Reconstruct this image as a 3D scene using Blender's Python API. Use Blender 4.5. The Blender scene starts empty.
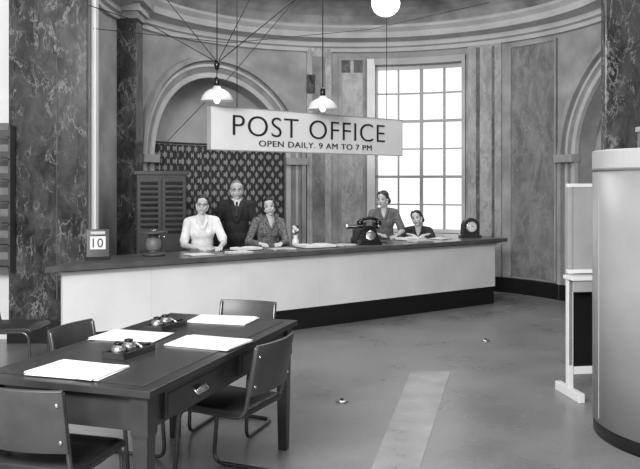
import bpy, bmesh, math, random
import numpy as np
from mathutils import Vector, Matrix
random.seed(4)
sc=bpy.context.scene
sc.view_settings.view_transform='Standard'
sc.view_settings.look='None'
R2D=180/math.pi; D2R=math.pi/180

def lin(v):
    v/=255.0
    return v/12.92 if v<=.04045 else ((v+.055)/1.055)**2.4

# ------------------------------------------------------------- materials
def mat(name,v,rough=.6,amp=.08,scale=8.0,metal=0.0,detail=4,spec=.5,bump=0.0,fine=0.0):
    m=bpy.data.materials.new(name); m.use_nodes=True
    nt=m.node_tree; N=nt.nodes; L=nt.links
    b=N['Principled BSDF']; b.inputs['Roughness'].default_value=rough
    b.inputs['Metallic'].default_value=metal
    b.inputs['Specular IOR Level'].default_value=spec
    tc=N.new('ShaderNodeTexCoord'); no=N.new('ShaderNodeTexNoise')
    no.inputs['Scale'].default_value=scale; no.inputs['Detail'].default_value=detail
    L.new(tc.outputs['Object'],no.inputs['Vector'])
    r=N.new('ShaderNodeValToRGB')
    c=lin(v); lo=c*(1-amp*2); hi=min(.95,c*(1+amp*2))
    r.color_ramp.elements[0].position=.3; r.color_ramp.elements[1].position=.7
    r.color_ramp.elements[0].color=(lo,lo,lo,1); r.color_ramp.elements[1].color=(hi,hi,hi,1)
    L.new(no.outputs['Fac'],r.inputs['Fac'])
    col=r.outputs['Color']
    if fine>0:
        n2=N.new('ShaderNodeTexNoise'); n2.inputs['Scale'].default_value=scale*22; n2.inputs['Detail'].default_value=3
        L.new(tc.outputs['Object'],n2.inputs['Vector'])
        r2=N.new('ShaderNodeValToRGB'); r2.color_ramp.elements[0].position=.3; r2.color_ramp.elements[1].position=.7
        r2.color_ramp.elements[0].color=(1-fine,)*3+(1,); r2.color_ramp.elements[1].color=(1,1,1,1)
        L.new(n2.outputs['Fac'],r2.inputs['Fac'])
        mx=N.new('ShaderNodeMix'); mx.data_type='RGBA'; mx.blend_type='MULTIPLY'; mx.inputs[0].default_value=1
        L.new(col,mx.inputs[6]); L.new(r2.outputs['Color'],mx.inputs[7]); col=mx.outputs[2]
        rr=N.new('ShaderNodeMapRange'); rr.inputs[3].default_value=rough*.75; rr.inputs[4].default_value=rough*1.4
        L.new(no.outputs['Fac'],rr.inputs[0]); L.new(rr.outputs[0],b.inputs['Roughness'])
    L.new(col,b.inputs['Base Color'])
    if bump>0:
        bp=N.new('ShaderNodeBump'); bp.inputs['Strength'].default_value=bump; bp.inputs['Distance'].default_value=.01
        L.new(no.outputs['Fac'],bp.inputs['Height']); L.new(bp.outputs['Normal'],b.inputs['Normal'])
    return m

def marble(name,v,vein,scale=2.2,rough=.25,contrast=.5):
    m=bpy.data.materials.new(name); m.use_nodes=True
    nt=m.node_tree; N=nt.nodes; L=nt.links
    b=N['Principled BSDF']; b.inputs['Roughness'].default_value=rough
    tc=N.new('ShaderNodeTexCoord')
    m0=N.new('ShaderNodeMapping'); m0.inputs['Rotation'].default_value=(.1,.45,.1); m0.inputs['Scale'].default_value=(1.5,1.5,.8)
    L.new(tc.outputs['Object'],m0.inputs['Vector'])
    n1=N.new('ShaderNodeTexNoise'); n1.inputs['Scale'].default_value=scale*1.2; n1.inputs['Detail'].default_value=12; n1.inputs['Roughness'].default_value=.74; n1.inputs['Distortion'].default_value=.5
    L.new(m0.outputs['Vector'],n1.inputs['Vector'])
    r1=N.new('ShaderNodeValToRGB'); c=lin(v)
    e=r1.color_ramp.elements
    e[0].position=.38; e[0].color=(c*(1-contrast),)*3+(1,)
    e[1].position=.64; e[1].color=(min(.9,c*(1+contrast*1.6)),)*3+(1,)
    L.new(n1.outputs['Fac'],r1.inputs['Fac'])
    def veins(sc_,loc,rot,wd):
        n2=N.new('ShaderNodeTexNoise'); n2.inputs['Scale'].default_value=sc_; n2.inputs['Detail'].default_value=9; n2.inputs['Roughness'].default_value=.62; n2.inputs['Distortion'].default_value=.5
        mp=N.new('ShaderNodeMapping'); mp.inputs['Rotation'].default_value=rot; mp.inputs['Location'].default_value=loc; mp.inputs['Scale'].default_value=(1.3,1.3,.6)
        L.new(tc.outputs['Object'],mp.inputs['Vector']); L.new(mp.outputs['Vector'],n2.inputs['Vector'])
        r2=N.new('ShaderNodeValToRGB'); e=r2.color_ramp.elements
        e[0].position=.5-wd; e[0].color=(0,0,0,1); e[1].position=.5+wd; e[1].color=(0,0,0,1)
        k=e.new(.5); k.color=(1,1,1,1)
        L.new(n2.outputs['Fac'],r2.inputs['Fac']); return r2.outputs['Color']
    a1=veins(scale*.9,(5,3,1),(.3,-.8,.2),.014); a2=veins(scale*1.7,(1,7,4),(.1,.6,.5),.010)
    mxx=N.new('ShaderNodeMath'); mxx.operation='MAXIMUM'; L.new(a1,mxx.inputs[0]); L.new(a2,mxx.inputs[1])
    n3=N.new('ShaderNodeTexNoise'); n3.inputs['Scale'].default_value=scale*1.5; L.new(tc.outputs['Object'],n3.inputs['Vector'])
    r3=N.new('ShaderNodeValToRGB'); r3.color_ramp.elements[0].position=.40; r3.color_ramp.elements[1].position=.60
    L.new(n3.outputs['Fac'],r3.inputs['Fac'])
    mu=N.new('ShaderNodeMath'); mu.operation='MULTIPLY'; L.new(mxx.outputs[0],mu.inputs[0]); L.new(r3.outputs['Color'],mu.inputs[1])
    mx=N.new('ShaderNodeMix'); mx.data_type='RGBA'
    L.new(mu.outputs[0],mx.inputs[0]); L.new(r1.outputs['Color'],mx.inputs[6])
    vv=lin(vein); mx.inputs[7].default_value=(vv,vv,vv,1)
    L.new(mx.outputs[2],b.inputs['Base Color'])
    return m

M={}
M['floor']=mat('floor_linoleum',130,.27,.12,1.3,detail=9,fine=.14)
M['floor_light']=mat('floor_strip_pale',154,.28,.16,3,detail=6,fine=.15)
M['plaster']=mat('plaster',150,.75,.14,2.5,detail=8)
M['plaster_light']=mat('plaster_light',178,.75,.08,2.5,detail=8)
M['plaster_mid']=mat('plaster_mid',128,.7,.14,3,detail=8)
M['plaster_wall']=mat('plaster_side_wall',130,.7,.06,3,detail=8)
M['ceil']=mat('ceiling_plaster',150,.8,.26,2.0,detail=10)
M['marble_dark']=marble('marble_dark',56,140,2.8,.2,.66)
M['marble_mid']=marble('marble_mid',96,150,2.6,.28,.5)
M['marble_soft']=marble('marble_soft',118,150,2.6,.34,.30)
M['marble_light']=marble('marble_light',158,120,2.8,.4,.24)
M['white']=mat('white_paint',222,.55,.03,4)
M['glazing']=mat('glazing_bar_paint',168,.55,.03,4)
M['grey_line']=mat('dark_grey_paint',110,.5,.03,4)
M['counter_white']=mat('counter_panel_paint',224,.55,.03,2.5)
M['counter_seam']=mat('counter_seam',204,.5,.03,2.5)
M['wood_top']=mat('counter_top_wood',86,.3,.12,5)
M['wood_dark']=mat('dark_wood',50,.35,.16,9,detail=6)
M['table_wood']=mat('table_wood',48,.28,.16,6,detail=6)
M['leather']=mat('table_top_leather',52,.25,.08,10)
M['black']=mat('black_paint',20,.4,.1,6)
M['bakelite']=mat('bakelite',18,.2,.05,6)
M['seat']=mat('chair_leathercloth',40,.4,.1,14)
M['back']=mat('chair_back_ply',62,.4,.1,10)
M['steel']=mat('tube_steel',90,.25,.04,20,metal=.7)
M['chrome']=mat('chrome',190,.2,.03,20,metal=.9)
M['paper']=mat('paper',226,.8,.02,6)
M['paper2']=mat('paper_used',196,.8,.06,20)
M['sign']=mat('sign_white',228,.6,.03,2)
M['ink']=mat('sign_lettering',26,.6,.05,10)
M['cabinet']=mat('kiosk_grey',146,.36,.05,2.5)
M['cabinet_l']=mat('kiosk_band',176,.4,.04,3)
M['board']=mat('board_grey',158,.6,.05,4)
M['enamel']=mat('enamel_shade',225,.35,.02,5)
M['skin']=mat('skin',196,.65,.05,14)
M['lip']=mat('lips',145,.5,.03,12)
M['eyew']=mat('eye_white',200,.3,.02,12)
M['eyed']=mat('eye_iris',30,.2,.02,12)
M['hair_dark']=mat('hair_dark',42,.5,.3,60,bump=.6)
M['hair_mid']=mat('hair_brown',58,.5,.3,60,bump=.6)
M['hair_grey']=mat('hair_grey',120,.55,.2,60,bump=.5)
M['blouse']=mat('blouse_white',226,.8,.06,18,bump=.3)
M['suit']=mat('suit_black',32,.8,.16,14,bump=.4)
M['shirt']=mat('shirt_white',225,.7,.02,18)
M['tie']=mat('tie_dark',45,.6,.1,18)
M['cardigan']=mat('cardigan_grey',104,.9,.36,45)
M['dress']=mat('dress_grey',104,.9,.18,30,bump=.3)
M['frock_dark']=mat('frock_dark',50,.9,.15,30)
M['skirt']=mat('skirt_dark',60,.9,.1,20)
M['shoe']=mat('shoe_black',25,.3,.05,20)
M['leaf']=mat('leaf',80,.6,.2,20)
M['wire']=mat('wire_black',35,.6,.05,10)
M['rackgrey']=mat('rack_grey',66,.5,.1,8)
M['rackpaper']=mat('rack_leaflet',110,.7,.15,8)

def emis(name,v,s):
    m=bpy.data.materials.new(name); m.use_nodes=True
    b=m.node_tree.nodes['Principled BSDF']
    b.inputs['Base Color'].default_value=(v,v,v,1)
    b.inputs['Emission Color'].default_value=(1,1,1,1); b.inputs['Emission Strength'].default_value=s
    return m
M['globe']=emis('opal_glass_lit',.9,7.0)
M['bulb']=emis('bulb_lit',.9,2.0)

def curtain_mat():
    m=bpy.data.materials.new('curtain_fleur'); m.use_nodes=True
    nt=m.node_tree;N=nt.nodes;L=nt.links
    b=N['Principled BSDF']; b.inputs['Roughness'].default_value=.9
    uv=N.new('ShaderNodeUVMap'); sp=N.new('ShaderNodeSeparateXYZ'); L.new(uv.outputs[0],sp.inputs[0])
    def ma(op,a,bv=None,c=None):
        n=N.new('ShaderNodeMath'); n.operation=op
        for i,x in enumerate((a,bv,c)):
            if x is None: continue
            if isinstance(x,(int,float)): n.inputs[i].default_value=x
            else: L.new(x,n.inputs[i])
        return n.outputs[0]
    def motif(ox,oy):
        P=.15;Q=.19
        u=ma('PINGPONG',ma('ADD',sp.outputs[0],ox),P/2)
        v=ma('PINGPONG',ma('ADD',sp.outputs[1],oy),Q/2)
        d1=ma('LESS_THAN',ma('ADD',ma('MULTIPLY',u,2.8),v),.058)
        uu=ma('ABSOLUTE',ma('SUBTRACT',u,.028))
        vv=ma('ABSOLUTE',ma('SUBTRACT',v,.015))
        d2=ma('LESS_THAN',ma('ADD',ma('MULTIPLY',uu,1.6),vv),.020)
        return ma('MAXIMUM',d1,d2)
    f=ma('MAXIMUM',motif(10,10),motif(10.075,10.095))
    mx=N.new('ShaderNodeMix'); mx.data_type='RGBA'
    L.new(f,mx.inputs[0])
    a=lin(50);c=lin(142)
    mx.inputs[6].default_value=(a,a,a,1); mx.inputs[7].default_value=(c,c,c,1)
    L.new(mx.outputs[2],b.inputs['Base Color'])
    return m
M['curtain']=curtain_mat()

# ------------------------------------------------------------- builder
class B:
    def __init__(s,name):
        s.name=name; s.bm=bmesh.new(); s.mats=[]; s.uv=None
    def mi(s,m):
        m=M[m]
        if m not in s.mats: s.mats.append(m)
        return s.mats.index(m)
    def add(s,verts,faces,m,smooth=False,T=None):
        i=s.mi(m)
        vs=[s.bm.verts.new(T@Vector(v) if T is not None else Vector(v)) for v in verts]
        for f in faces:
            try:
                fc=s.bm.faces.new([vs[k] for k in f]); fc.material_index=i; fc.smooth=smooth
            except ValueError: pass
    def box(s,c,d,m,rz=0,T=None,rx=0,ry=0):
        hx,hy,hz=d[0]/2,d[1]/2,d[2]/2
        Q=Matrix.Translation(c)@Matrix.Rotation(rz,4,'Z')@Matrix.Rotation(ry,4,'Y')@Matrix.Rotation(rx,4,'X')
        if T is not None: Q=T@Q
        v=[(x,y,z) for x in(-hx,hx) for y in(-hy,hy) for z in(-hz,hz)]
        f=[(0,1,3,2),(4,6,7,5),(0,4,5,1),(2,3,7,6),(0,2,6,4),(1,5,7,3)]
        s.add(v,f,m,False,Q)
    def loft(s,rings,m,smooth=False,caps=True,closed=False,T=None):
        n=len(rings[0]); v=[p for r in rings for p in r]; f=[]
        k=len(rings); rng=k if closed else k-1
        for i in range(rng):
            a=i*n;b2=((i+1)%k)*n
            for j in range(n):
                j2=(j+1)%n
                f.append((a+j,a+j2,b2+j2,b2+j))
        if caps and not closed:
            f.append(tuple(range(n))[::-1]); f.append(tuple((k-1)*n+j for j in range(n)))
        s.add(v,f,m,smooth,T)
    def prism(s,poly,z0,z1,m):
        s.loft([[(x,y,z0) for x,y in poly],[(x,y,z1) for x,y in poly]],m)
    def lathe(s,prof,m,c=(0,0,0),seg=24,T=None,smooth=True):
        rings=[]
        for r,z in prof:
            rings.append([(c[0]+r*math.cos(2*math.pi*j/seg),c[1]+r*math.sin(2*math.pi*j/seg),c[2]+z) for j in range(seg)])
        s.loft(rings,m,smooth,True,False,T)
    def tube(s,pts,r,m,seg=12,closed=False,rnd=0.0,T=None):
        P=[Vector(p) for p in pts]
        if rnd>0:
            Q=[P[0]]
            for i in range(1,len(P)-1):
                a=P[i-1]-P[i];b2=P[i+1]-P[i]
                d=min(rnd,a.length*.45,b2.length*.45)
                p0=P[i]+a.normalized()*d;p2=P[i]+b2.normalized()*d
                for t in (0,.2,.4,.6,.8,1):
                    Q.append(p0*(1-t)**2+P[i]*2*t*(1-t)+p2*t*t)
            Q.append(P[-1]);P=Q
        rings=[];n=len(P);prev=None
        for i,p in enumerate(P):
            if closed: t=(P[(i+1)%n]-P[i-1]).normalized()
            elif i==0:t=(P[1]-P[0]).normalized()
            elif i==n-1:t=(P[-1]-P[-2]).normalized()
            else:t=((P[i+1]-P[i]).normalized()+(P[i]-P[i-1]).normalized()).normalized()
            if prev is None:
                u=t.orthogonal().normalized()
            else:
                u=(prev-t*prev.dot(t)).normalized()
            prev=u; w=t.cross(u)
            rr=r[i] if isinstance(r,(list,tuple)) and len(r)==n else (r if not isinstance(r,(list,tuple)) else r[0])
            rings.append([tuple(p+u*rr*math.cos(2*math.pi*j/seg)+w*rr*math.sin(2*math.pi*j/seg)) for j in range(seg)])
        s.loft(rings,m,True,True,closed,T)
    def ell(s,c,r,m,T=None,seg=16,rot=None):
        rings=[];K=10
        Q=Matrix.Translation(c)@(rot.to_4x4() if rot is not None else Matrix())@Matrix.Diagonal((r[0],r[1],r[2],1))
        if T is not None: Q=T@Q
        for k in range(K+1):
            a=-math.pi/2+math.pi*(k/K)*.998+.001*math.pi
            rings.append([(math.cos(a)*math.cos(2*math.pi*j/seg),math.cos(a)*math.sin(2*math.pi*j/seg),math.sin(a)) for j in range(seg)])
        s.loft(rings,m,True,True,False,Q)
    def text(s,txt,w0,w1,z0,z1,y,m,depth=.004,T=None,offset=0.0):
        cu=bpy.data.curves.new('t','FONT'); cu.body=txt; cu.extrude=depth; cu.space_character=1.08; cu.offset=offset
        o=bpy.data.objects.new('t',cu); sc.collection.objects.link(o)
        dg=bpy.context.evaluated_depsgraph_get()
        me=bpy.data.meshes.new_from_object(o.evaluated_get(dg))
        xs=[v.co.x for v in me.vertices]; ys=[v.co.y for v in me.vertices]
        ax,bx,ay,by=min(xs),max(xs),min(ys),max(ys)
        vs=[(w0+(v.co.x-ax)/(bx-ax)*(w1-w0), y-v.co.z, z0+(v.co.y-ay)/(by-ay)*(z1-z0)) for v in me.vertices]
        s.add(vs,[tuple(p.vertices) for p in me.polygons],m,False,T)
        bpy.data.objects.remove(o); bpy.data.meshes.remove(me)
    def mesh(s,me,mats,T=None):
        idx=[s.mi(k) for k in mats]
        vs=[s.bm.verts.new(T@v.co if T is not None else v.co) for v in me.vertices]
        for p in me.polygons:
            try:
                f=s.bm.faces.new([vs[k] for k in p.vertices]); f.material_index=idx[p.material_index]; f.smooth=True
            except ValueError: pass
    def finish(s,loc=(0,0,0),rz=0,bevel=0.0,parent=None):
        bmesh.ops.recalc_face_normals(s.bm,faces=s.bm.faces)
        me=bpy.data.meshes.new(s.name); s.bm.to_mesh(me); s.bm.free()
        for m in s.mats: me.materials.append(m)
        o=bpy.data.objects.new(s.name,me); sc.collection.objects.link(o)
        o.location=loc; o.rotation_euler=(0,0,rz)
        if bevel>0:
            b=o.modifiers.new('bevel','BEVEL'); b.width=bevel; b.segments=2; b.limit_method='ANGLE'; b.angle_limit=50*D2R
        if parent: o.parent=parent
        return o

# ------------------------------------------------------------- rotunda
CX,CY,RR=.55,9.85,3.24
def cp(phi,r,z):
    a=phi*D2R
    return (CX+r*math.sin(a),CY+r*math.cos(a),z)
def cslab(b,phis,z0,z1,r0,r1,m,smooth=False):
    rings=[]
    for p in phis:
        a=z0(p) if callable(z0) else z0
        c=z1(p) if callable(z1) else z1
        rings.append([cp(p,r0,a),cp(p,r1,a),cp(p,r1,c),cp(p,r0,c)])
    b.loft(rings,m,smooth)
def lsp(a,b,n): return [a+(b-a)*i/n for i in range(n+1)]
def seg(a,b): return lsp(a,b,max(1,int(abs(b-a)/1.5)))
dph=lambda s:s/RR*R2D
TH=.3; ZT=4.2; SPR=2.0; RI=1.27; RO=1.58
ARC1=-42.2; ARC2=90.5
WA,WB,WZ0,WZ1=6.2,31.6,.84,3.57
w=B('wall_back')
hi=dph(RI)
cslab(w,seg(-100,ARC1-hi),0,ZT,RR,RR+TH,'plaster')
def archz(c):
    return lambda p: SPR+math.sqrt(max(0,RI*RI-((p-c)*D2R*RR)**2))
def archphis(c): return [c+dph(-RI*math.cos(math.pi*i/36)) for i in range(37)]
cslab(w,archphis(ARC1),archz(ARC1),ZT,RR,RR+TH,'plaster')
cslab(w,seg(ARC1+hi,WA),0,ZT,RR,RR+TH,'plaster')
cslab(w,seg(WA,WB),0,WZ0,RR,RR+TH,'plaster')
cslab(w,seg(WA,WB),WZ1,ZT,RR,RR+TH,'plaster')
cslab(w,seg(WB,ARC2-hi),0,ZT,RR,RR+TH,'plaster')
cslab(w,archphis(ARC2),archz(ARC2),ZT,RR,RR+TH,'plaster')
cslab(w,seg(ARC2+hi,125),0,ZT,RR,RR+TH,'plaster')
for c in (ARC1,ARC2):
    cslab(w,seg(c-hi-3,c+hi+3),0,ZT-.3,RR+TH+.25,RR+TH+.35,'plaster_light')
    cslab(w,seg(c-hi-3,c-hi),0,ZT-.3,RR+TH,RR+TH+.3,'plaster_light')
    cslab(w,seg(c+hi,c+hi+3),0,ZT-.3,RR+TH,RR+TH+.3,'plaster_light')
w.finish()
a=B('trim_arch')
def ringarc(b,c,ra,rb,r0,r1,m):
    rings=[]
    for i in range(41):
        t=math.pi*i/40
        P=[]
        for rho,r in ((ra,r0),(rb,r0),(rb,r1),(ra,r1)):
            P.append(cp(c+dph(rho*-math.cos(t)),r,SPR+rho*math.sin(t)))
        rings.append(P)
    b.loft(rings,m)
    for sg in (-1,1):
        lo,h2=sorted((c+sg*dph(ra),c+sg*dph(rb)))
        cslab(b,lsp(lo,h2,2),0,SPR,r1,r0,m)
for c in (ARC1,ARC2):
    ringarc(a,c,RI,RO-.04,RR+.01,RR-.03,'plaster_mid')
    ringarc(a,c,RI-.015,RI+.06,RR+.01,RR-.055,'plaster_light')
    ringarc(a,c,RI+.15,RI+.19,RR+.01,RR-.05,'plaster_light')
    ringarc(a,c,RO-.07,RO,RR+.01,RR-.09,'plaster')
    for sg in (-1,1):
        lo,h2=sorted((c+sg*dph(RI-.04),c+sg*dph(RO+.03)))
        cslab(a,lsp(lo,h2,4),SPR-.06,SPR+.05,RR-.13,RR+.01,'plaster')
a.finish()
p=B('trim_marble_pilasters')
def panel(f0,f1,z0,z1,m,proud=.02,frame=None,fw=.05):
    cslab(p,seg(f0,f1),z0,z1,RR-proud,RR+.01,m)
    if frame:
        e=dph(fw)
        cslab(p,lsp(f0,f0+e,1),z0,z1,RR-proud-.02,RR,frame)
        cslab(p,lsp(f1-e,f1,1),z0,z1,RR-proud-.02,RR,frame)
        cslab(p,seg(f0,f1),z1-fw,z1,RR-proud-.02,RR,frame)
panel(-13.8,-6.5,.2,3.85,'marble_light',.05)
panel(-12.2,-8.5,.2,3.7,'marble_soft',.07)
panel(-4.5,3.5,.2,3.7,'marble_light',.02,'plaster')
panel(33.5,43.5,.2,3.85,'marble_light',.04)
panel(36,37.0,.2,3.75,'marble_mid',.055)
panel(40.8,41.5,.2,3.75,'marble_mid',.055)
panel(46,61.2,.25,3.72,'marble_soft',.02,'plaster',.03)
panel(-13.8,-11.5,3.1,3.4,'marble_dark',.08)
panel(-3.5,-1,3.45,3.7,'marble_dark',.03)
panel(0,2.6,3.45,3.7,'marble_dark',.03)
p.finish()
s=B('baseboard_back')
cslab(s,seg(WB,ARC2-hi-.3),0,.22,RR-.09,RR+.01,'black')
cslab(s,seg(ARC1+hi+.5,WB),0,.22,RR-.09,RR+.01,'black')
s.finish()
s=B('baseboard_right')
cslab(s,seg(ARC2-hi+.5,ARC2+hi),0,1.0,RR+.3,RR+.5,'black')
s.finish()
c_=B('trim_cornice')
prof=[(RR+.02,3.78),(RR-.05,3.78),(RR-.05,3.84),(RR-.10,3.86),(RR-.10,3.93),(RR-.28,3.97),(RR-.28,4.06),(RR-.34,4.12),(RR-.34,4.16),(RR+.02,4.2)]
rings=[[cp(f,r,z) for r,z in prof] for f in seg(-112,125)]
c_.loft(rings,'plaster_light')
prof=[(RR-.9,4.52),(RR-.95,4.5),(RR-1.0,4.53),(RR-1.0,4.6),(RR-.9,4.6)]
c_.loft([[cp(f,r,z) for r,z in prof] for f in seg(-112,125)],'plaster_light')
c_.finish()
cv=B('ceiling_cove')
prof=[]
for i in range(9):
    t=i/8*math.pi/2
    prof.append((RR+.02-1.3*(1-math.cos(t)),4.15+.55*math.sin(t)))
prof2=[(r+.1,z+.1) for r,z in prof[::-1]]
cv.loft([[cp(f,r,z) for r,z in prof+prof2] for f in seg(-112,125)],'ceil',smooth=False)
cv.finish()

# window
wn=B('window_1')
rw0,rw1=RR+.16,RR+.22
e=dph(.045)
cslab(wn,lsp(WA,WA+e,1),WZ0,WZ1,rw0,rw1,'white'); cslab(wn,lsp(WB-e,WB,1),WZ0,WZ1,rw0,rw1,'white')
cslab(wn,seg(WA,WB),WZ0,WZ0+.06,rw0,rw1,'white'); cslab(wn,seg(WA,WB),WZ1-.06,WZ1,rw0,rw1,'white')
for i in (1,2,3):
    f=WA+(WB-WA)*i/4; hw=dph(.024 if i==2 else .013)
    cslab(wn,[f-hw,f+hw],WZ0,WZ1,rw0,rw1,'glazing')
for i in range(1,6):
    z=WZ0+(WZ1-WZ0)*i/6; hh=.022 if i in(2,4) else .012
    cslab(wn,seg(WA,WB),z-hh,z+hh,rw0,rw1,'glazing')
cslab(wn,lsp(WA-dph(.13),WA,1),WZ0-.05,WZ1+.1,RR-.05,RR+.0,'white')
cslab(wn,lsp(WB,WB+dph(.06),1),WZ0-.05,WZ1+.1,RR-.05,RR+.0,'plaster_light')
cslab(wn,seg(WA-dph(.13),WB+dph(.06)),WZ1,WZ1+.1,RR-.05,RR+.0,'plaster_light')
cslab(wn,seg(WA-dph(.13),WB+dph(.06)),WZ0-.05,WZ0,RR-.12,RR+.2,'white')
wn.finish()

# curtain
cu=B('curtain')
n=240; f0,f1=ARC1-hi+.3,ARC1+hi-.3
uvl=cu.bm.loops.layers.uv.new('UVMap'); cu.mi('curtain')
gr=[]
for i in range(n+1):
    f=f0+(f1-f0)*i/n; sdist=(f-f0)*D2R*RR*1.12
    off=.025*math.sin(i*.42)+.012*math.sin(i*.97+1)
    col=[]
    for z in (.05,.8,1.5,2.22):
        col.append((cu.bm.verts.new(cp(f,RR+.08+off,z)),(sdist,z)))
    gr.append(col)
for i in range(n):
    for j in range(3):
        q=[gr[i][j],gr[i+1][j],gr[i+1][j+1],gr[i][j+1]]
        fc=cu.bm.faces.new([x[0] for x in q]); fc.smooth=True
        for l,x in zip(fc.loops,q): l[uvl].uv=x[1]
cu.tube([cp(f,RR+.08,2.24) for f in seg(f0+.3,f1-.3)],.015,'wood_dark',seg=8)
cu.finish()

# ------------------------------------------------------------- room shell
b=B('floor'); b.box((0,5.5,-.05),(14,21,.1),'floor'); b.finish()
def strip(name,pts,m):
    b=B(name); n=len(pts)
    b.loft([[ (x,y,0.0) for x,y in pts],[(x,y,.002) for x,y in pts]],m); b.finish()
strip('floor_strip_pale',[(.16,4.0),(.42,4.0),(1.15,7.05),(.80,7.05)],'floor_light')  # paler strip laid over the floor
b=B('ceiling'); b.box((0,4.5,4.95),(14,19,.1),'ceil'); b.finish()
b=B('wall_left'); b.box((-4.4,8.6,2.45),(2.34,.1,4.9),'plaster_wall'); b.box((-4.3,4.5,2.45),(.2,8.0,4.9),'plaster_wall'); b.finish()
b=B('wall_left_return'); b.box((-3.10,8.55,2.45),(1.44,.1,4.9),'white'); b.finish()
b=B('wall_right'); b.box((5.3,7.3,2.45),(3.6,.3,4.9),'plaster_mid'); b.box((4.6,3.0,2.45),(.2,8.2,4.9),'plaster_mid'); b.finish()

def pier(name,x0,x1,y0,y1,z1,m):
    b=B(name)
    b.box(((x0+x1)/2,(y0+y1)/2,z1/2),(x1-x0,y1-y0,z1),m)
    b.box(((x0+x1)/2,y0-.01,.12),(x1-x0+.02,.04,.24),'black')
    b.box((x0+(x1-x0)*.62,y0-.003,z1/2+.2),(.008,.008,z1-.5),'marble_mid')
    b.finish(bevel=.01)
pier('trim_marble_pier',-3.23,-2.42,8.3,8.42,4.88,'marble_dark')
pier('trim_marble_pier',2.5,3.5,7.0,7.12,4.88,'marble_dark')
b=B('trim_marble_pilaster')
b.box((-2.72,10.6,1.9),(.66,.4,3.8),'marble_dark')
b.box((-2.72,10.6,3.84),(.72,.48,.10),'plaster'); b.box((-2.72,10.6,3.93),(.8,.6,.10),'plaster_light'); b.box((-2.72,10.55,4.04),(.95,.8,.14),'plaster')
b.finish(bevel=.008)

# ------------------------------------------------------------- counter
d=Vector((.805,.593)); nn=Vector((-.593,.805)); O=Vector((-2.45,7.26))
ANG=math.atan2(.593,.805)
LEN=6.22
b=B('post_office_counter')
b.prism([(-.05,-.01),(LEN,-.01),(LEN,.75),(.72,.75)],.85,.90,'wood_top')
b.prism([(.16,.06),(LEN-.05,.06),(LEN-.05,.72),(.82,.72)],.835,.85,'wood_dark')
X0,X1=.15,LEN-.12
b.box(((X0+X1)/2,.13,.535),(X1-X0,.05,.59),'counter_white')
for k in range(1,6): b.box((k*LEN/6,.1045,.535),(.004,.003,.59),'counter_seam')
b.box(((X0+X1)/2,.125,.82),(X1-X0+.04,.08,.03),'white')
b.box(((X0+X1)/2,.16,.12),(X1-X0,.06,.24),'black')
b.prism([(.19,.11),(.25,.11),(.90,.70),(.84,.70)],0.0,.835,'counter_white')
b.box((LEN-.14,.42,.43),(.05,.56,.82),'counter_white')
for k in range(1,6):
    x=.14+k*(LEN-.28)/6
    b.box((x,.20,.43),(.05,.10,.82),'wood_dark')
b.finish(loc=(O.x,O.y,0),rz=ANG,bevel=.005)
def CP(s,m,z=.901):
    q=O+d*s+nn*m
    return (q.x,q.y,z)

# ------------------------------------------------------------- sign
SA=math.atan2(1.95,2.12)
b=B('post_office_sign')
b.box((1.44,.02,2.215),(2.88,.04,.45),'sign')
for z in (1.995,2.435): b.box((1.44,.02,z),(2.89,.05,.010),'board')
for x in (0,2.88): b.box((x,.02,2.215),(.010,.05,.45),'board')
b.text('POST OFFICE',.28,2.56,2.15,2.36,-.003,'ink',offset=-.012)
b.text('OPEN DAILY. 9 AM TO 7 PM',.62,2.33,2.045,2.108,-.003,'ink',offset=-.006)
for x in (.35,2.62): b.tube([(x,.02,2.43),(x,.02,4.9)],.005,'wire',seg=6)
b.finish(loc=(-1.1,8.0,0),rz=SA)

# ------------------------------------------------------------- lamps
def pendant(x,y,zb,hub=None):
    b=B('pendant_lamp')
    pr=[(.03,.15),(.045,.125),(.08,.112),(.115,.09),(.142,.055),(.158,.015),(.16,0),(.155,0),(.137,.05),(.11,.083),(.078,.104),(.03,.115)]
    rings=[[(r*math.cos(2*math.pi*j/28),r*math.sin(2*math.pi*j/28),z) for j in range(28)] for r,z in pr]
    b.loft(rings,'enamel',True,True)
    b.ell((0,0,.02),(.035,.035,.045),'bulb')
    b.lathe([(.02,.14),(.028,.15),(.028,.22),(.012,.24)],'bakelite')
    b.tube([(0,0,.24),(0,0,4.9-zb)],.006,'wire',seg=6)
    if hub: b.lathe([(.001,0),(.02,.02),(.03,.06),(.02,.1),(.001,.11)],'bakelite',c=(0,0,hub))
    b.finish(loc=(x,y,zb))
pendant(-1.02,7.92,2.47,.30)
pendant(.03,8.65,2.45,None)
b=B('globe_pendant'); b.ell((0,0,0),(.16,.16,.15),'globe',seg=24); b.lathe([(.05,.13),(.05,.17),(.02,.19)],'chrome'); b.tube([(0,0,.18),(0,0,1.27)],.008,'wire',seg=8)
b.finish(loc=(.74,9.0,3.68))
b=B('overhead_wires')
H=(-1.02,7.97,2.86)
for q in [(-.18,8.0,3.55),(-.62,8.1,3.7),(-1.62,8.1,3.6)]:
    b.tube([H,q,(q[0]+(q[0]-H[0])*1.2,q[1],q[2]+(q[2]-H[2])*1.2)],.005,'wire',seg=6)
b.tube([H,(-1.7,8.1,3.25),(-2.4,8.28,3.5)],.005,'wire',seg=6)
b.tube([(-1.6,8.4,2.1),(-.9,8.3,2.8),(-.2,8.2,3.6),(.3,8.1,4.2)],.004,'wire',seg=6)
b.tube([(-2.41,8.5,3.3),(-1.0,8.8,3.2),(.6,9.6,3.5),(2.2,10.4,4.0)],.004,'wire',seg=6)
b.finish()

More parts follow.
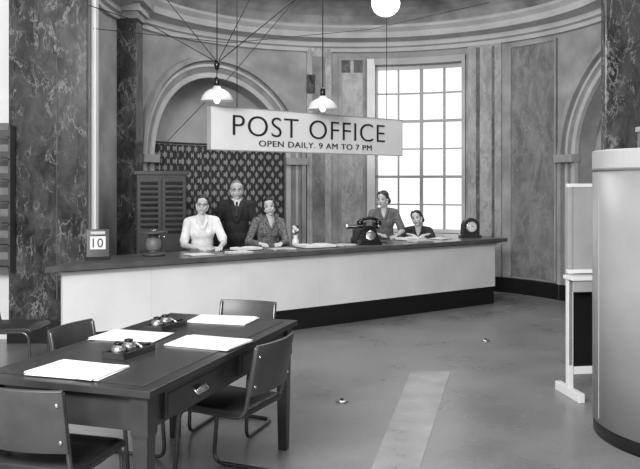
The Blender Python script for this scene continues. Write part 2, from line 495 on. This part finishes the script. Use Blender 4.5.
# ------------------------------------------------------------- table
TA=71.64*D2R; T0=(-.71,3.34)
b=B('writing_table')
Lt,Wt=1.81,.90
b.box((Lt/2,Wt/2,.785),(Lt,Wt,.03),'table_wood')
b.box((Lt/2,Wt/2,.802),(Lt-.14,Wt-.14,.003),'leather')
b.box((Lt/2,Wt/2,.69),(Lt-.10,Wt-.10,.16),'table_wood')
for x in (.07,Lt-.07):
    for y in (.07,Wt-.07):
        rr=[]
        for z,h in ((.77,.042),(.60,.042),(.58,.036),(0.0,.027)):
            rr.append([(x-h,y-h,z),(x+h,y-h,z),(x+h,y+h,z),(x-h,y+h,z)])
        b.loft(rr,'table_wood')
for cxx in (.50,1.31):
    b.box((cxx,.043,.69),(.62,.02,.125),'wood_dark')
    b.box((cxx,.035,.69),(.58,.012,.095),'table_wood')
    b.tube([(cxx-.055,.03,.70),(cxx-.055,.005,.68),(cxx+.055,.005,.68),(cxx+.055,.03,.70)],.007,'chrome',rnd=.01)
    b.ell((cxx,.012,.69),(.05,.016,.018),'chrome')
b.finish(loc=(T0[0],T0[1],0),rz=TA,bevel=.004)
def TP(u,v,z=.8045):
    c,s_=math.cos(TA),math.sin(TA)
    return (T0[0]+c*u-s_*v,T0[1]+s_*u+c*v,z)
for (u,v,a_,n) in [(1.635,.44,4,3),(.96,.205,-2,4),(.99,.70,3,3),(.20,.50,-3,4)]:
    b=B('blotter_paper')
    for k in range(n):
        b.box((random.uniform(-.010,.010),random.uniform(-.012,.012),.002+k*.0022),(.27,.38,.002),'paper',rz=random.uniform(-.09,.09))
    b.finish(loc=TP(u,v),rz=TA+a_*D2R)
for (u,v) in [(.60,.47),(1.31,.66)]:
    b=B('ink_stand')
    b.box((0,0,.008),(.27,.13,.016),'wood_dark')
    for y in(-.061,.061): b.box((0,y,.022),(.27,.008,.014),'wood_dark')
    for x in(-.131,.131): b.box((x,0,.022),(.008,.13,.014),'wood_dark')
    for x in(-.09,-.005):
        b.lathe([(.034,.016),(.036,.04),(.03,.055),(.018,.06),(.018,.066),(.012,.066),(.012,.05)],'chrome',c=(x,.0,0))
        b.lathe([(.022,.066),(.022,.074),(.006,.078)],'bakelite',c=(x,0,0))
    b.tube([(.05,-.04,.028),(.12,.045,.03)],.005,'paper',seg=8)
    b.tube([(.045,.0,.028),(.12,-.04,.03)],.005,'bakelite',seg=8)
    b.finish(loc=TP(u,v),rz=TA-4*D2R)

# ------------------------------------------------------------- chairs
def chair(x,y,rz,name='tubular_chair'):
    b=B(name); hw=.205; r=.012
    for sg in(-1,1):
        b.tube([(sg*hw,-.275,.81),(sg*hw,-.235,.60),(sg*hw,-.205,.43),(sg*hw,.20,.445),(sg*hw,.235,.013),(sg*hw,-.22,.013),(0,-.24,.013)],r,'steel',rnd=.07)
    b.tube([(-hw,.17,.432),(hw,.17,.432)],.009,'steel'); b.tube([(-hw,-.16,.428),(hw,-.16,.428)],.009,'steel')
    rr=[]
    for yy,zz,h in ((-.21,.452,.016),(-.19,.455,.022),(0,.452,.026),(.17,.462,.024),(.215,.456,.018),(.23,.447,.006)):
        wv=.215
        rr.append([(-wv,yy,zz-h),(-wv+.0,yy,zz+h*.6),(-wv+.03,yy,zz+h),(wv-.03,yy,zz+h),(wv,yy,zz+h*.6),(wv,yy,zz-h)])
    b.loft(rr,'seat',True)
    rr=[]
    for i in range(13):
        t=-1+2*i/12; xx=t*.215; bow=.035*(1-t*t)
        rr.append([(xx,-.232-bow,.55),(xx,-.244-bow,.55),(xx,-.27-bow,.70),(xx,-.292-bow,.82),(xx,-.278-bow,.825),(xx,-.256-bow,.70)])
    b.loft(rr,'back',True)
    for sg in(-1,1):
        for z in(.60,.76): b.ell((sg*.19,-.262-(z-.6)*.17,z),(.009,.006,.009),'chrome')
    return b.finish(loc=(x,y,0),rz=rz*D2R,bevel=.003)
chair(-1.18,3.60,-16)
chair(-.50,4.47,66)
chair(-1.22,4.70,-108)
chair(-.60,5.46,162)
chair(-2.58,6.75,-92)

# ------------------------------------------------------------- right side
b=B('curved_kiosk')
Rk=.77
b.lathe([(Rk-.03,0),(Rk-.03,.09),(Rk,.09),(Rk,1.75)],'cabinet',seg=96,smooth=True)
b.lathe([(Rk+.004,1.745),(Rk+.004,1.762)],'grey_line',seg=96)
b.lathe([(Rk,1.762),(Rk+.002,1.765),(Rk+.002,1.875),(Rk-.004,1.882),(Rk-.05,1.882),(Rk-.05,1.80),(.01,1.80)],'cabinet_l',seg=96,smooth=False)
b.lathe([(Rk-.005,0.0),(Rk-.005,.085),(.01,.085)],'black',seg=96)
for a0 in (180,232,284):
    x=(Rk+.002)*math.cos(a0*D2R);y=(Rk+.002)*math.sin(a0*D2R)
    b.box((x,y,.93),(.006,.008,1.62),'board',rz=a0*D2R)
b.box((-.60,-.3,1.93),(.05,.05,.12),'grey_line'); b.box((-.60,-.3,2.0),(.07,.07,.03),'board')
b.finish(loc=(2.6,5.25,0))
b=B('notice_stand')
b.box((.25,0,1.31),(.46,.03,.68),'board')
for x in (.02,.48): b.box((x,0,.95),(.035,.045,1.42),'board')
for z in (1.645,.975): b.box((.25,0,z),(.5,.05,.03),'white')
b.box((.25,-.05,.93),(.54,.16,.03),'white')
b.box((.25,-.10,.87),(.50,.02,.09),'board')
for x in (.02,.48):
    b.box((x,0,.47),(.045,.045,.9),'white')
    b.box((x,0,.035),(.05,.42,.07),'white')
b.box((.25,0,.20),(.48,.03,.06),'white')
b.box((.25,.01,.52),(.42,.02,.62),'black')
b.finish(loc=(1.93,6.25,0),rz=8*D2R,bevel=.004)
for (x,y) in [(.167,6.08),(1.74,8.4)]:
    b=B('floor_socket'); b.lathe([(.045,0),(.05,.004),(.04,.012),(.02,.016),(.001,.016)],'chrome'); b.ell((0,0,.02),(.014,.014,.01),'bakelite'); b.finish(loc=(x,y,0.001))

b=B('leaflet_rack')
for x in(-3.55,-3.16): b.box((x,8.2,1.5),(.02,.14,1.5),'rackgrey')
for k in range(7):
    z=.80+k*.22; b.box((-3.355,8.2,z),(.40,.14,.015),'rackgrey'); b.box((-3.355,8.14,z+.05),(.40,.01,.06),'rackgrey')
    b.box((-3.29,8.2,z+.09),(.22,.06,.12),'rackpaper',rx=-.15)
b.finish()

b=B('wooden_cupboard')
b.box((0,0,.9),(.60,.42,1.72),'wood_dark'); b.box((0,0,1.78),(.66,.48,.05),'wood_dark'); b.box((0,0,.03),(.62,.44,.06),'black')
for sg in(-1,1):
    b.box((sg*.148,-.215,.92),(.285,.02,1.6),'wood_dark')
    b.box((sg*.148,-.227,.55),(.21,.01,.6),'table_wood')
    for k in range(10): b.box((sg*.148,-.23,1.06+k*.066),(.21,.012,.045),'table_wood',rx=.35)
    b.ell((sg*.03,-.24,1.0),(.013,.013,.013),'chrome')
for k in range(22): b.box((-.305,0,.2+k*.07),(.012,.36,.02),'table_wood',rx=0,ry=.5)
b.finish(loc=(-1.98,9.95,0),rz=14*D2R,bevel=.004)

# ------------------------------------------------------------- counter objects
b=B('desk_calendar')
b.box((0,0,.015),(.24,.12,.03),'bakelite')
b.box((0,.02,.16),(.22,.03,.28),'bakelite',rx=-.18)
b.box((0,-.0,.165),(.15,.012,.13),'paper',rx=-.18); b.box((0,.012,.262),(.14,.02,.03),'paper2',rx=-.18)
T=Matrix.Translation((0,-.008,.165))@Matrix.Rotation(-.18,4,'X')
b.text('10',-.05,.05,-.045,.045,-.002,'ink',depth=.002,T=T)
b.finish(loc=CP(.60,.40),rz=ANG-22*D2R,bevel=.003)
b=B('string_dispenser')
b.lathe([(.11,0),(.12,.01),(.12,.03),(.06,.035),(.055,.05),(.055,.21),(.06,.225),(.145,.232),(.15,.242),(.145,.257),(.001,.258)],'rackgrey')
b.lathe([(.052,.05),(.075,.07),(.08,.12),(.074,.17),(.052,.19)],'grey_line')
b.lathe([(.025,.255),(.025,.272),(.001,.274)],'chrome')
b.finish(loc=CP(1.22,.45))
def papers(s,m,n,w_,l_,rot,name='paper_pile',mt='paper'):
    b=B(name)
    for k in range(n): b.box((random.uniform(-.01,.01),random.uniform(-.01,.01),.003+k*.005),(w_,l_,.0045),mt if k%2 else 'paper2',rz=random.uniform(-.15,.15))
    b.finish(loc=CP(s,m),rz=ANG+rot)
papers(1.65,.26,2,.26,.2,.1); papers(2.08,.16,4,.24,.18,.1); papers(2.72,.28,3,.26,.2,-.1); papers(3.62,.30,3,.26,.2,.2); papers(4.78,.18,5,.28,.2,0); papers(5.35,.4,2,.25,.2,.2)
def openbook(s,m,rot,sc_=1,tilt=0):
    b=B('open_ledger')
    rings=[]
    for i in range(17):
        t=-1+2*i/16; x=t*.2*sc_; z=.012+.03*sc_*(abs(t)**.5)*(1-abs(t)*.55)
        rings.append([(x,-.14*sc_,.006),(x,.14*sc_,.006),(x,.14*sc_,z+.01),(x,-.14*sc_,z+.01)])
    b.loft(rings,'paper'); b.box((0,0,.004),(.42*sc_,.3*sc_,.008),'wood_dark')
    b.finish(loc=CP(s,m),rz=ANG+rot)
openbook(2.35,.46,.1,.75); openbook(3.2,.30,-.15,1.0); openbook(4.9,.50,.05,.85)
b=B('flower_vase')
b.lathe([(.035,0),(.045,.03),(.04,.07),(.022,.10),(.028,.13)],'enamel')
for k in range(9):
    a0=k*2.4; q=(.05*math.cos(a0)*(.4+.1*(k%4)),.05*math.sin(a0)*(.4+.1*(k%4)),.17+.02*(k%4))
    b.tube([(0,0,.11),q],.003,'leaf',seg=6); b.ell(q,(.02,.02,.018),'paper' if k%3 else 'leaf')
b.finish(loc=CP(3.12,.60))
b=B('telephone')
S_=Matrix.Scale(1.15,4)
rr=[]
for z,hx,hy in ((0,.12,.11),(.02,.12,.11),(.04,.105,.10),(.09,.085,.08),(.16,.065,.06),(.20,.05,.04)):
    rr.append([(-hx,-hy,z),(hx,-hy,z),(hx,hy,z),(-hx,hy,z)])
b.loft(rr,'bakelite',T=S_)
b.lathe([(.055,0),(.055,.012),(.03,.016),(.001,.016)],'chrome',T=S_@Matrix.Translation((0,-.088,.095))@Matrix.Rotation(70*D2R,4,'X'))
for sg in(-1,1):
    b.box((sg*.05,0,.21),(.02,.06,.05),'bakelite',T=S_)
    b.lathe([(.033,0),(.036,.03),(.025,.05),(.001,.055)],'bakelite',c=(sg*.10,0,.205),T=S_)
b.tube([(-.105,0,.245),(-.06,0,.272),(0,0,.28),(.06,0,.272),(.105,0,.245)],.018,'bakelite',T=S_)
b.tube([(.1,.08,.02),(.18,.1,.01),(.22,.0,.02),(.2,-.06,.008)],.006,'wire',rnd=.04)
b.finish(loc=CP(4.02,.30),rz=ANG-30*D2R,bevel=.006)
b=B('typewriter')
b.box((0,0,.03),(.30,.30,.05),'bakelite')
rr=[]
for y,z in ((-.14,.06),(-.02,.10),(.03,.17),(.13,.17)):
    rr.append([(-.13,y,.05),(.13,y,.05),(.13,y,z),(-.13,y,z)])
b.loft(rr,'bakelite')
b.tube([(-.2,.08,.20),(.2,.08,.20)],.025,'bakelite',seg=16)
for x in(-.2,.2): b.tube([(x-.015,.08,.2),(x+.015,.08,.2)],.034,'chrome',seg=16)
for r_ in range(4):
    for k in range(9): b.lathe([(.009,0),(.009,.012),(.001,.013)],'paper2',c=(-.1+k*.025,-.13+r_*.028,.065+r_*.011),seg=8)
b.finish(loc=CP(4.16,.60),rz=ANG+2.5,bevel=.004)
b=B('mantel_clock')
rr=[]
pts=[(-.15,0),(.15,0),(.15,.03),(.12,.035),(.12,.15)]+[(.12*math.cos(t*math.pi/12),.15+.12*math.sin(t*math.pi/12)) for t in range(1,12)]+[(-.12,.15),(-.12,.035),(-.15,.03)]
b.loft([[(x,-.05,z) for x,z in pts],[(x,.05,z) for x,z in pts]],'wood_dark')
T=Matrix.Translation((0,-.05,.15))@Matrix.Rotation(90*D2R,4,'X')
b.lathe([(.078,0),(.078,.012),(.07,.016),(.07,.006),(.001,.006)],'chrome',T=T)
b.lathe([(.068,.0),(.068,.009),(.001,.009)],'paper',T=T)
b.box((0,-.062,.17),(.006,.003,.045),'ink'); b.box((.016,-.062,.155),(.036,.003,.006),'ink',ry=.3)
for k in range(12):
    t=k*30*D2R; b.box((.058*math.sin(t),-.061,.15+.058*math.cos(t)),(.005,.003,.012),'ink',ry=t)
b.finish(loc=CP(5.88,.36),rz=ANG-22*D2R,bevel=.003)

# ------------------------------------------------------------- people
def blob(prims,voxel,smooth=2):
    bm=bmesh.new()
    def ring_loft(rings):
        vs=[[bm.verts.new(p) for p in r] for r in rings]; n=len(vs[0])
        for i in range(len(vs)-1):
            for j in range(n):
                bm.faces.new([vs[i][j],vs[i][(j+1)%n],vs[i+1][(j+1)%n],vs[i+1][j]])
        bm.faces.new(vs[0][::-1]); bm.faces.new(vs[-1])
    for pr in prims:
        if pr[0]=='e':
            _,c,r,rot,m=pr
            rg=[]
            for k in range(13):
                a=-math.pi/2+math.pi*(.01+.98*k/12)
                rg.append([Vector(c)+rot@Vector((r[0]*math.cos(a)*math.cos(j*math.pi/10),r[1]*math.cos(a)*math.sin(j*math.pi/10),r[2]*math.sin(a))) for j in range(20)])
            ring_loft(rg)
        else:
            _,p0,p1,r0,r1,m=pr
            p0=Vector(p0);p1=Vector(p1);t=(p1-p0).normalized();u=t.orthogonal().normalized();w_=t.cross(u)
            rg=[]
            for k in range(6):
                a=-math.pi/2*(1-k/5*.98-.01); 
                rg.append((p0+t*r0*math.sin(a),r0*math.cos(a)))
            for k in range(6):
                a=math.pi/2*(k/5*.98+.01)
                rg.append((p1+t*r1*math.sin(a),r1*math.cos(a)))
            ring_loft([[c+u*rr*math.cos(j*math.pi/8)+w_*rr*math.sin(j*math.pi/8) for j in range(16)] for c,rr in rg])
    bmesh.ops.recalc_face_normals(bm,faces=bm.faces)
    me=bpy.data.meshes.new('tmp'); bm.to_mesh(me); bm.free()
    o=bpy.data.objects.new('tmp',me); sc.collection.objects.link(o)
    md=o.modifiers.new('r','REMESH'); md.mode='VOXEL'; md.voxel_size=voxel
    if smooth:
        sm=o.modifiers.new('s','SMOOTH'); sm.iterations=smooth; sm.factor=.5
    dg=bpy.context.evaluated_depsgraph_get()
    out=bpy.data.meshes.new_from_object(o.evaluated_get(dg))
    bpy.data.objects.remove(o); bpy.data.meshes.remove(me)
    n=len(out.polygons); C=np.zeros(n*3); out.polygons.foreach_get('center',C); C=C.reshape(-1,3)
    best=np.full(n,1e9); idx=np.zeros(n,int); names=[]
    for pr in prims:
        m=pr[-1]
        if m not in names:names.append(m)
        if pr[0]=='e':
            _,c,r,rot,_m=pr
            q=(C-np.array(c))@np.array(rot)
            rr=np.array(r); k=np.linalg.norm(q/rr,axis=1); 
            dist=(k-1)*rr.min()
        else:
            _,p0,p1,r0,r1,_m=pr
            p0=np.array(p0);p1=np.array(p1);ab=p1-p0
            t=np.clip(((C-p0)@ab)/(ab@ab),0,1)
            dist=np.linalg.norm(C-(p0+t[:,None]*ab),axis=1)-(r0+(r1-r0)*t)
        mk=dist<best; best[mk]=dist[mk]; idx[mk]=names.index(m)
    out.materials.clear()
    for _ in names: out.materials.append(None)
    out.polygons.foreach_set('material_index',idx.astype(np.int32))
    return out,names
I3=Matrix.Identity(3)
def ik(S,W,l1,l2,pole):
    S=Vector(S);W=Vector(W);dd=W-S;L_=min(dd.length,(l1+l2)*.995);u=dd.normalized()
    a=(l1*l1-l2*l2+L_*L_)/(2*L_);h=math.sqrt(max(0,l1*l1-a*a))
    pv=Vector(pole);pv=(pv-u*pv.dot(u)).normalized()
    return S+u*a+pv*h, S+u*L_

def person(name,loc,rz,hip,cfg):
    """local frame: origin on floor under pelvis, facing -y"""
    b=B(name); fem=cfg.get('female',True)
    top=cfg['top']; skin='skin'; low=cfg.get('low','skirt')
    lean=Matrix.Rotation(cfg.get('lean',0)*D2R,3,'X')@Matrix.Rotation(cfg.get('sway',0)*D2R,3,'Y')
    Hp=Vector((0,0,hip))
    def t(x,y,z): return tuple(Hp+lean@Vector((x,y,z)))
    k=.92 if fem else 1.03
    P=[]
    E=lambda c,r,m,rot=lean:P.append(('e',c,r,rot,m))
    C=lambda p0,p1,r0,r1,m:P.append(('c',tuple(p0),tuple(p1),r0,r1,m))
    E(t(0,.01,0),(.165,.12,.12),low)
    if fem:
        E(t(0,.0,.10),(.142,.105,.12),top)
        E(t(0,.0,.20),(.128,.096,.17),top)
        E(t(0,-.002,.33),(.150,.102,.16),top)
    else:
        E(t(0,.0,.06),(.172,.125,.14),top)
        E(t(0,.0,.20),(.160,.118,.24),top)
        E(t(0,-.002,.34),(.172,.118,.19),top)
    E(t(0,.01,.42),(.155*k,.082,.075),top)
    for sg in(-1,1):
        if fem:
            C(t(sg*.035,.01,.490),t(sg*.150,.008,.450),.038,.054,top)
            E(t(sg*.055,-.060,.32),(.058,.046,.060),top)
        else:
            C(t(sg*.04,.01,.492),t(sg*.172,.008,.468),.044,.058,top)
    C(t(0,.008,.46),t(0,-.018,.58),.048,.045,skin)
    if fem:
        C(t(0,-.045,.485),t(0,-.083,.415),.036,.012,skin)
        for sg in(-1,1):
            C(t(sg*.052,-.018,.515),t(sg*.048,-.078,.455),.014,.016,top)
            C(t(sg*.048,-.078,.455),t(sg*.012,-.104,.385),.016,.012,top)
    else:
        C(t(0,-.05,.50),t(0,-.112,.34),.040,.018,'shirt')
        C(t(0,-.092,.495),t(0,-.132,.33),.011,.014,'tie')
        C(t(-.04,-.02,.525),t(.04,-.02,.525),.02,.02,'shirt'); 
        for sg in(-1,1): C(t(sg*.068,-.03,.505),t(sg*.06,-.10,.42),.018,.02,top); C(t(sg*.06,-.10,.42),t(sg*.015,-.122,.26),.02,.016,top)
    if cfg.get('seated',True):
        foot=-(hip-.06) if hip<.6 else -.46
        for sg in(-1,1):
            hp=Hp+Vector((sg*.085,0,-.02));kn=Hp+Vector((sg*.095,-.40,-.01));an=Hp+Vector((sg*.095,-.36,foot))
            C(hp,kn,.088,.06,low); C(kn,kn.lerp(an,.3),.062,.055,low); C(kn.lerp(an,.3),an,.05,.036,skin if fem else low)
            C(an+Vector((0,.03,-.02)),an+Vector((0,-.12,-.035)),.035,.028,'shoe')
    else:
        for sg in(-1,1):
            hp=Hp+Vector((sg*.085,0,-.04));kn=Vector((sg*.09,-.01,hip*.52));an=Vector((sg*.095,.02,.08))
            C(hp,kn,.09,.064,low); C(kn,an,.062,.05 if not fem else .037,low if not fem else skin)
            C(an+Vector((0,.03,-.035)),an+Vector((0,-.15,-.048)),.04,.031,'shoe')
    hands=[]
    for sg,key in((-1,'r'),(1,'l')):
        S=Vector(t(sg*.172*k,.008,.445 if fem else .462))
        W=Vector(cfg[key]); 
        El,W=ik(S,W,.275,.245,(sg*.6,.35,-.9))
        slv=cfg.get('sleeve','long')
        C(S,S.lerp(El,.55),.054,.048,top)
        if slv=='short':
            C(S.lerp(El,.45),S.lerp(El,.8),.050,.055,top); C(S.lerp(El,.8),El,.037,.035,skin); C(El,W,.036,.024,skin)
        else:
            w2=0 if fem else .004
            C(S.lerp(El,.55),El,.048+w2,.044+w2,top); C(El,El.lerp(W,.92),.044+w2,.035+w2,top); C(El.lerp(W,.92),W,.025,.024,skin if fem else 'shirt')
        hands.append((sg,W,(W-El).normalized()))
    me,nm=blob(P,.009,4); b.mesh(me,nm)
    for sg,W,Dv in hands:
        flat=cfg.get('flat',True)
        if flat:
            Dh=Vector((Dv.x,Dv.y,0)); Dh=(Dh if Dh.length>.1 else Vector((-sg*.3,-1,0))).normalized(); Nn=Vector((0,0,-1))
        else:
            Dh=Dv; Nn=Vector((-sg,0,0)); Nn=(Nn-Dh*Nn.dot(Dh)).normalized()
        Sd=Dh.cross(Nn).normalized()
        inn=Vector((-sg,0,0)) if flat else Vector((0,-1,0))
        if Sd.dot(inn)<0: Sd=-Sd
        HP=[('c',tuple(W-Dh*.02),tuple(W+Dh*.02),.023,.023,'skin')]
        Ls=[(.038,.032),(.042,.036),(.039,.033),(.030,.025)]
        for i in range(4):
            o_=Sd*(.030-.020*i)
            k0=W+Dh*(.078-.004*abs(i-1))+o_
            HP.append(('c',tuple(W+Dh*.02+o_*.6),tuple(k0),.014,.0105,'skin'))
            m1=k0+(Dh+Nn*.35+o_*2).normalized()*Ls[i][0]; m2=m1+(Dh+Nn*.95).normalized()*Ls[i][1]
            if flat: m2=m1+(Dh+Nn*.55).normalized()*Ls[i][1]
            HP.append(('c',tuple(k0),tuple(m1),.0092,.0083,'skin')); HP.append(('c',tuple(m1),tuple(m2),.0083,.007,'skin'))
        t0=W+Dh*.02+Sd*.018; t1=t0+(Dh*.7+Sd*.8).normalized()*.045; t2=t1+(Dh*1+Sd*.3+Nn*.3).normalized()*.033
        HP.append(('c',tuple(t0),tuple(t1),.014,.011,'skin')); HP.append(('c',tuple(t1),tuple(t2),.010,.0085,'skin'))
        me,nm=blob(HP,.004,1); b.mesh(me,nm)
    yaw,pit,rol=cfg.get('head',(0,0,0))
    HR=Matrix.Rotation(yaw*D2R,3,'Z')@Matrix.Rotation(pit*D2R,3,'X')@Matrix.Rotation(rol*D2R,3,'Y')
    neck=Vector(t(0,-.02,.565))
    hs=.95 if fem else 1.02
    T=Matrix.Translation(neck)@HR.to_4x4()@Matrix.Scale(hs,4)@Matrix.Translation((0,-.005,.088))
    H=[('e',(0,.014,.022),(.072,.092,.090),I3,'skin'),('e',(0,-.030,-.036),(.053,.056,.070),I3,'skin'),
       ('e',(0,-.064,-.096),(.022,.018,.017),I3,'skin'),
       ('c',(0,-.080,.012),(0,-.102,-.028),.0065,.0105,'skin'),
       ('c',(-.036,-.068,.020),(.036,-.068,.020),.011,.011,'skin'),
       ('e',(0,-.055,.05),(.052,.026,.036),I3,'skin'),
       ('e',(0,-.074,-.060),(.026,.016,.020),I3,'skin'),
       ('c',(-.015,-.0865,-.0565),(.015,-.0865,-.0565),.0048,.0048,'lip'),('c',(-.012,-.086,-.065),(.012,-.086,-.065),.0055,.0055,'lip'),
       ('c',(0,.03,-.05),(0,.035,-.11),.048,.046,'skin')]
    for sg in(-1,1):
        H+=[('e',(sg*.038,-.052,-.030),(.022,.026,.022),I3,'skin'),('e',(sg*.072,.016,-.012),(.009,.018,.030),I3,'skin'),
            ('c',(sg*.009,-.092,-.030),(sg*.012,-.088,-.031),.0065,.006,'skin'),
            ('c',(sg*.012,-.045,-.092),(sg*.052,.01,-.055),.018,.022,'skin')]
    me,nm=blob(H,.0035,2); b.mesh(me,nm,T)
    for sg in(-1,1):
        b.ell((sg*.029,-.0725,.001),(.0125,.010,.0065),'eyew',T=T); b.ell((sg*.029,-.0800,.001),(.0055,.004,.0055),'eyed',T=T)
        b.tube([(sg*.043,-.075,.004),(sg*.030,-.083,.0085),(sg*.017,-.080,.004)],.0018,'hair_dark',T=T,seg=6)
        b.tube([(sg*.047,-.072,.021),(sg*.032,-.080,.026),(sg*.015,-.080,.021)],.0026,cfg['hair'],T=T,seg=6)
    hm=cfg['hair']; st=cfg.get('style','roll')
    if st=='roll':
        Q=[('e',(0,.034,.036),(.080,.088,.086),I3,hm),('e',(-.020,-.028,.088),(.046,.040,.025),Matrix.Rotation(.25,3,'Y'),hm),('e',(.034,-.024,.084),(.038,.042,.025),I3,hm),
           ('c',(-.05,.085,-.045),(.05,.085,-.045),.038,.038,hm)]
        for sg in(-1,1):
            Q+=[('e',(sg*.068,.006,.045),(.018,.050,.045),I3,hm),('c',(sg*.072,.040,.0),(sg*.064,.065,-.055),.022,.028,hm)]
    elif st=='wave':
        Q=[('e',(0,.034,.036),(.079,.088,.086),I3,hm),('e',(.0,-.028,.086),(.058,.042,.025),I3,hm),('c',(-.055,.08,-.06),(.055,.08,-.06),.040,.040,hm)]
        for sg in(-1,1):
            Q+=[('c',(sg*.066,-.028,.052),(sg*.074,.012,.0),.017,.023,hm),('c',(sg*.074,.018,-.01),(sg*.070,.040,-.070),.023,.029,hm)]
    else:
        Q=[('e',(0,.044,.025),(.077,.078,.076),I3,hm),('e',(0,.012,.078),(.056,.066,.038),I3,hm)]
        for sg in(-1,1): Q+=[('e',(sg*.070,.030,.018),(.011,.036,.040),I3,hm)]
    me,nm=blob(Q,.005,1); b.mesh(me,nm,T)
    if cfg.get('glasses'):
        for sg in(-1,1):
            b.tube([(sg*.030+.020*math.cos(q*math.pi/9),-.093,.001+.017*math.sin(q*math.pi/9)) for q in range(18)],.0018,'bakelite',seg=6,closed=True,T=T)
            b.tube([(sg*.050,-.091,.006),(sg*.076,.01,.008)],.0015,'bakelite',seg=6,T=T)
        b.tube([(-.010,-.094,.004),(.010,-.094,.004)],.0016,'bakelite',seg=6,T=T)
    return b.finish(loc=(loc[0],loc[1],0),rz=rz*D2R)

def stool(x,y,rz,h):
    b=B('clerk_stool')
    b.lathe([(.001,h-.03),(.15,h-.03),(.165,h-.015),(.16,h),(.001,h)],'wood_dark')
    for k in range(4):
        a0=k*math.pi/2+math.pi/4
        b.tube([(.10*math.cos(a0),.10*math.sin(a0),h-.03),(.17*math.cos(a0),.17*math.sin(a0),0)],.016,'wood_dark')
    hh=h*.35
    b.tube([(.145*math.cos(q*math.pi/10),.145*math.sin(q*math.pi/10),hh) for q in range(20)],.009,'wood_dark',closed=True)
    b.finish(loc=(x,y,0),rz=rz*D2R)

cz=.935
person('clerk_woman_in_white_blouse',(-1.36,9.28),14,.77,dict(top='blouse',hair='hair_dark',style='roll',glasses=True,sleeve='short',lean=7,sway=-2,
       r=(-.10,-.33,cz),l=(.16,-.37,cz),head=(-8,3,5)))
stool(-1.36,9.30,14,.65)
person('clerk_man_in_dark_suit',(-1.05,9.99),8,.92,dict(top='suit',low='suit',female=False,hair='hair_grey',style='short',glasses=True,seated=False,flat=False,sway=1,
       r=(-.26,-.06,.86),l=(.26,-.08,.86),head=(2,4,-2)))
person('clerk_woman_in_patterned_cardigan',(-.67,9.84),20,.74,dict(top='cardigan',hair='hair_dark',style='wave',sleeve='long',lean=9,sway=3,
       r=(-.17,-.34,cz),l=(.08,-.38,cz),head=(-18,6,-8)))
stool(-.67,9.86,20,.62)
person('clerk_woman_in_grey_dress',(.90,11.12),-4,.80,dict(top='dress',hair='hair_mid',style='roll',sleeve='short',lean=10,sway=-2,
       r=(-.08,-.34,cz+.02),l=(.15,-.32,cz),head=(-24,10,0)))
stool(.90,11.14,10,.68)
person('clerk_woman_writing',(1.40,11.45),-6,.555,dict(top='frock_dark',hair='hair_dark',style='roll',sleeve='long',lean=20,
       r=(-.14,-.36,cz),l=(.14,-.36,cz),head=(-16,2,-12)))
stool(1.40,11.47,0,.44)

# ------------------------------------------------------------- lights / world
wd=bpy.data.worlds.new('sky'); sc.world=wd; wd.use_nodes=True
bg=wd.node_tree.nodes['Background']; bg.inputs[0].default_value=(1,1,1,1); bg.inputs[1].default_value=1.3
def area(name,loc,target,sx,sy,e):
    l=bpy.data.lights.new(name,'AREA'); l.shape='RECTANGLE'; l.size=sx; l.size_y=sy; l.energy=e
    o=bpy.data.objects.new(name,l); sc.collection.objects.link(o); o.location=loc
    o.rotation_euler=(Vector(target)-Vector(loc)).to_track_quat('-Z','Y').to_euler()
area('daylight_high_window',(-2.4,-.5,4.0),(0,9.0,1.4),3.0,1.4,760)
area('fill_hall',(0,4.5,4.85),(0,4.5,0),4,3,50)  # added overhead fill under the closed ceiling, no real skylight
area('fill_rotunda',(.4,9.6,4.8),(.4,9.6,0),2.6,2.2,110)  # added fill to brighten the rotunda from above, no opening there

cam=bpy.data.cameras.new('camera'); co=bpy.data.objects.new('camera',cam); sc.collection.objects.link(co)
co.location=(0,0,1.68); co.rotation_euler=(90*D2R,0,0)
cam.sensor_width=36; cam.lens=45; cam.shift_y=-53.5/640
cam.clip_start=.05
sc.camera=co
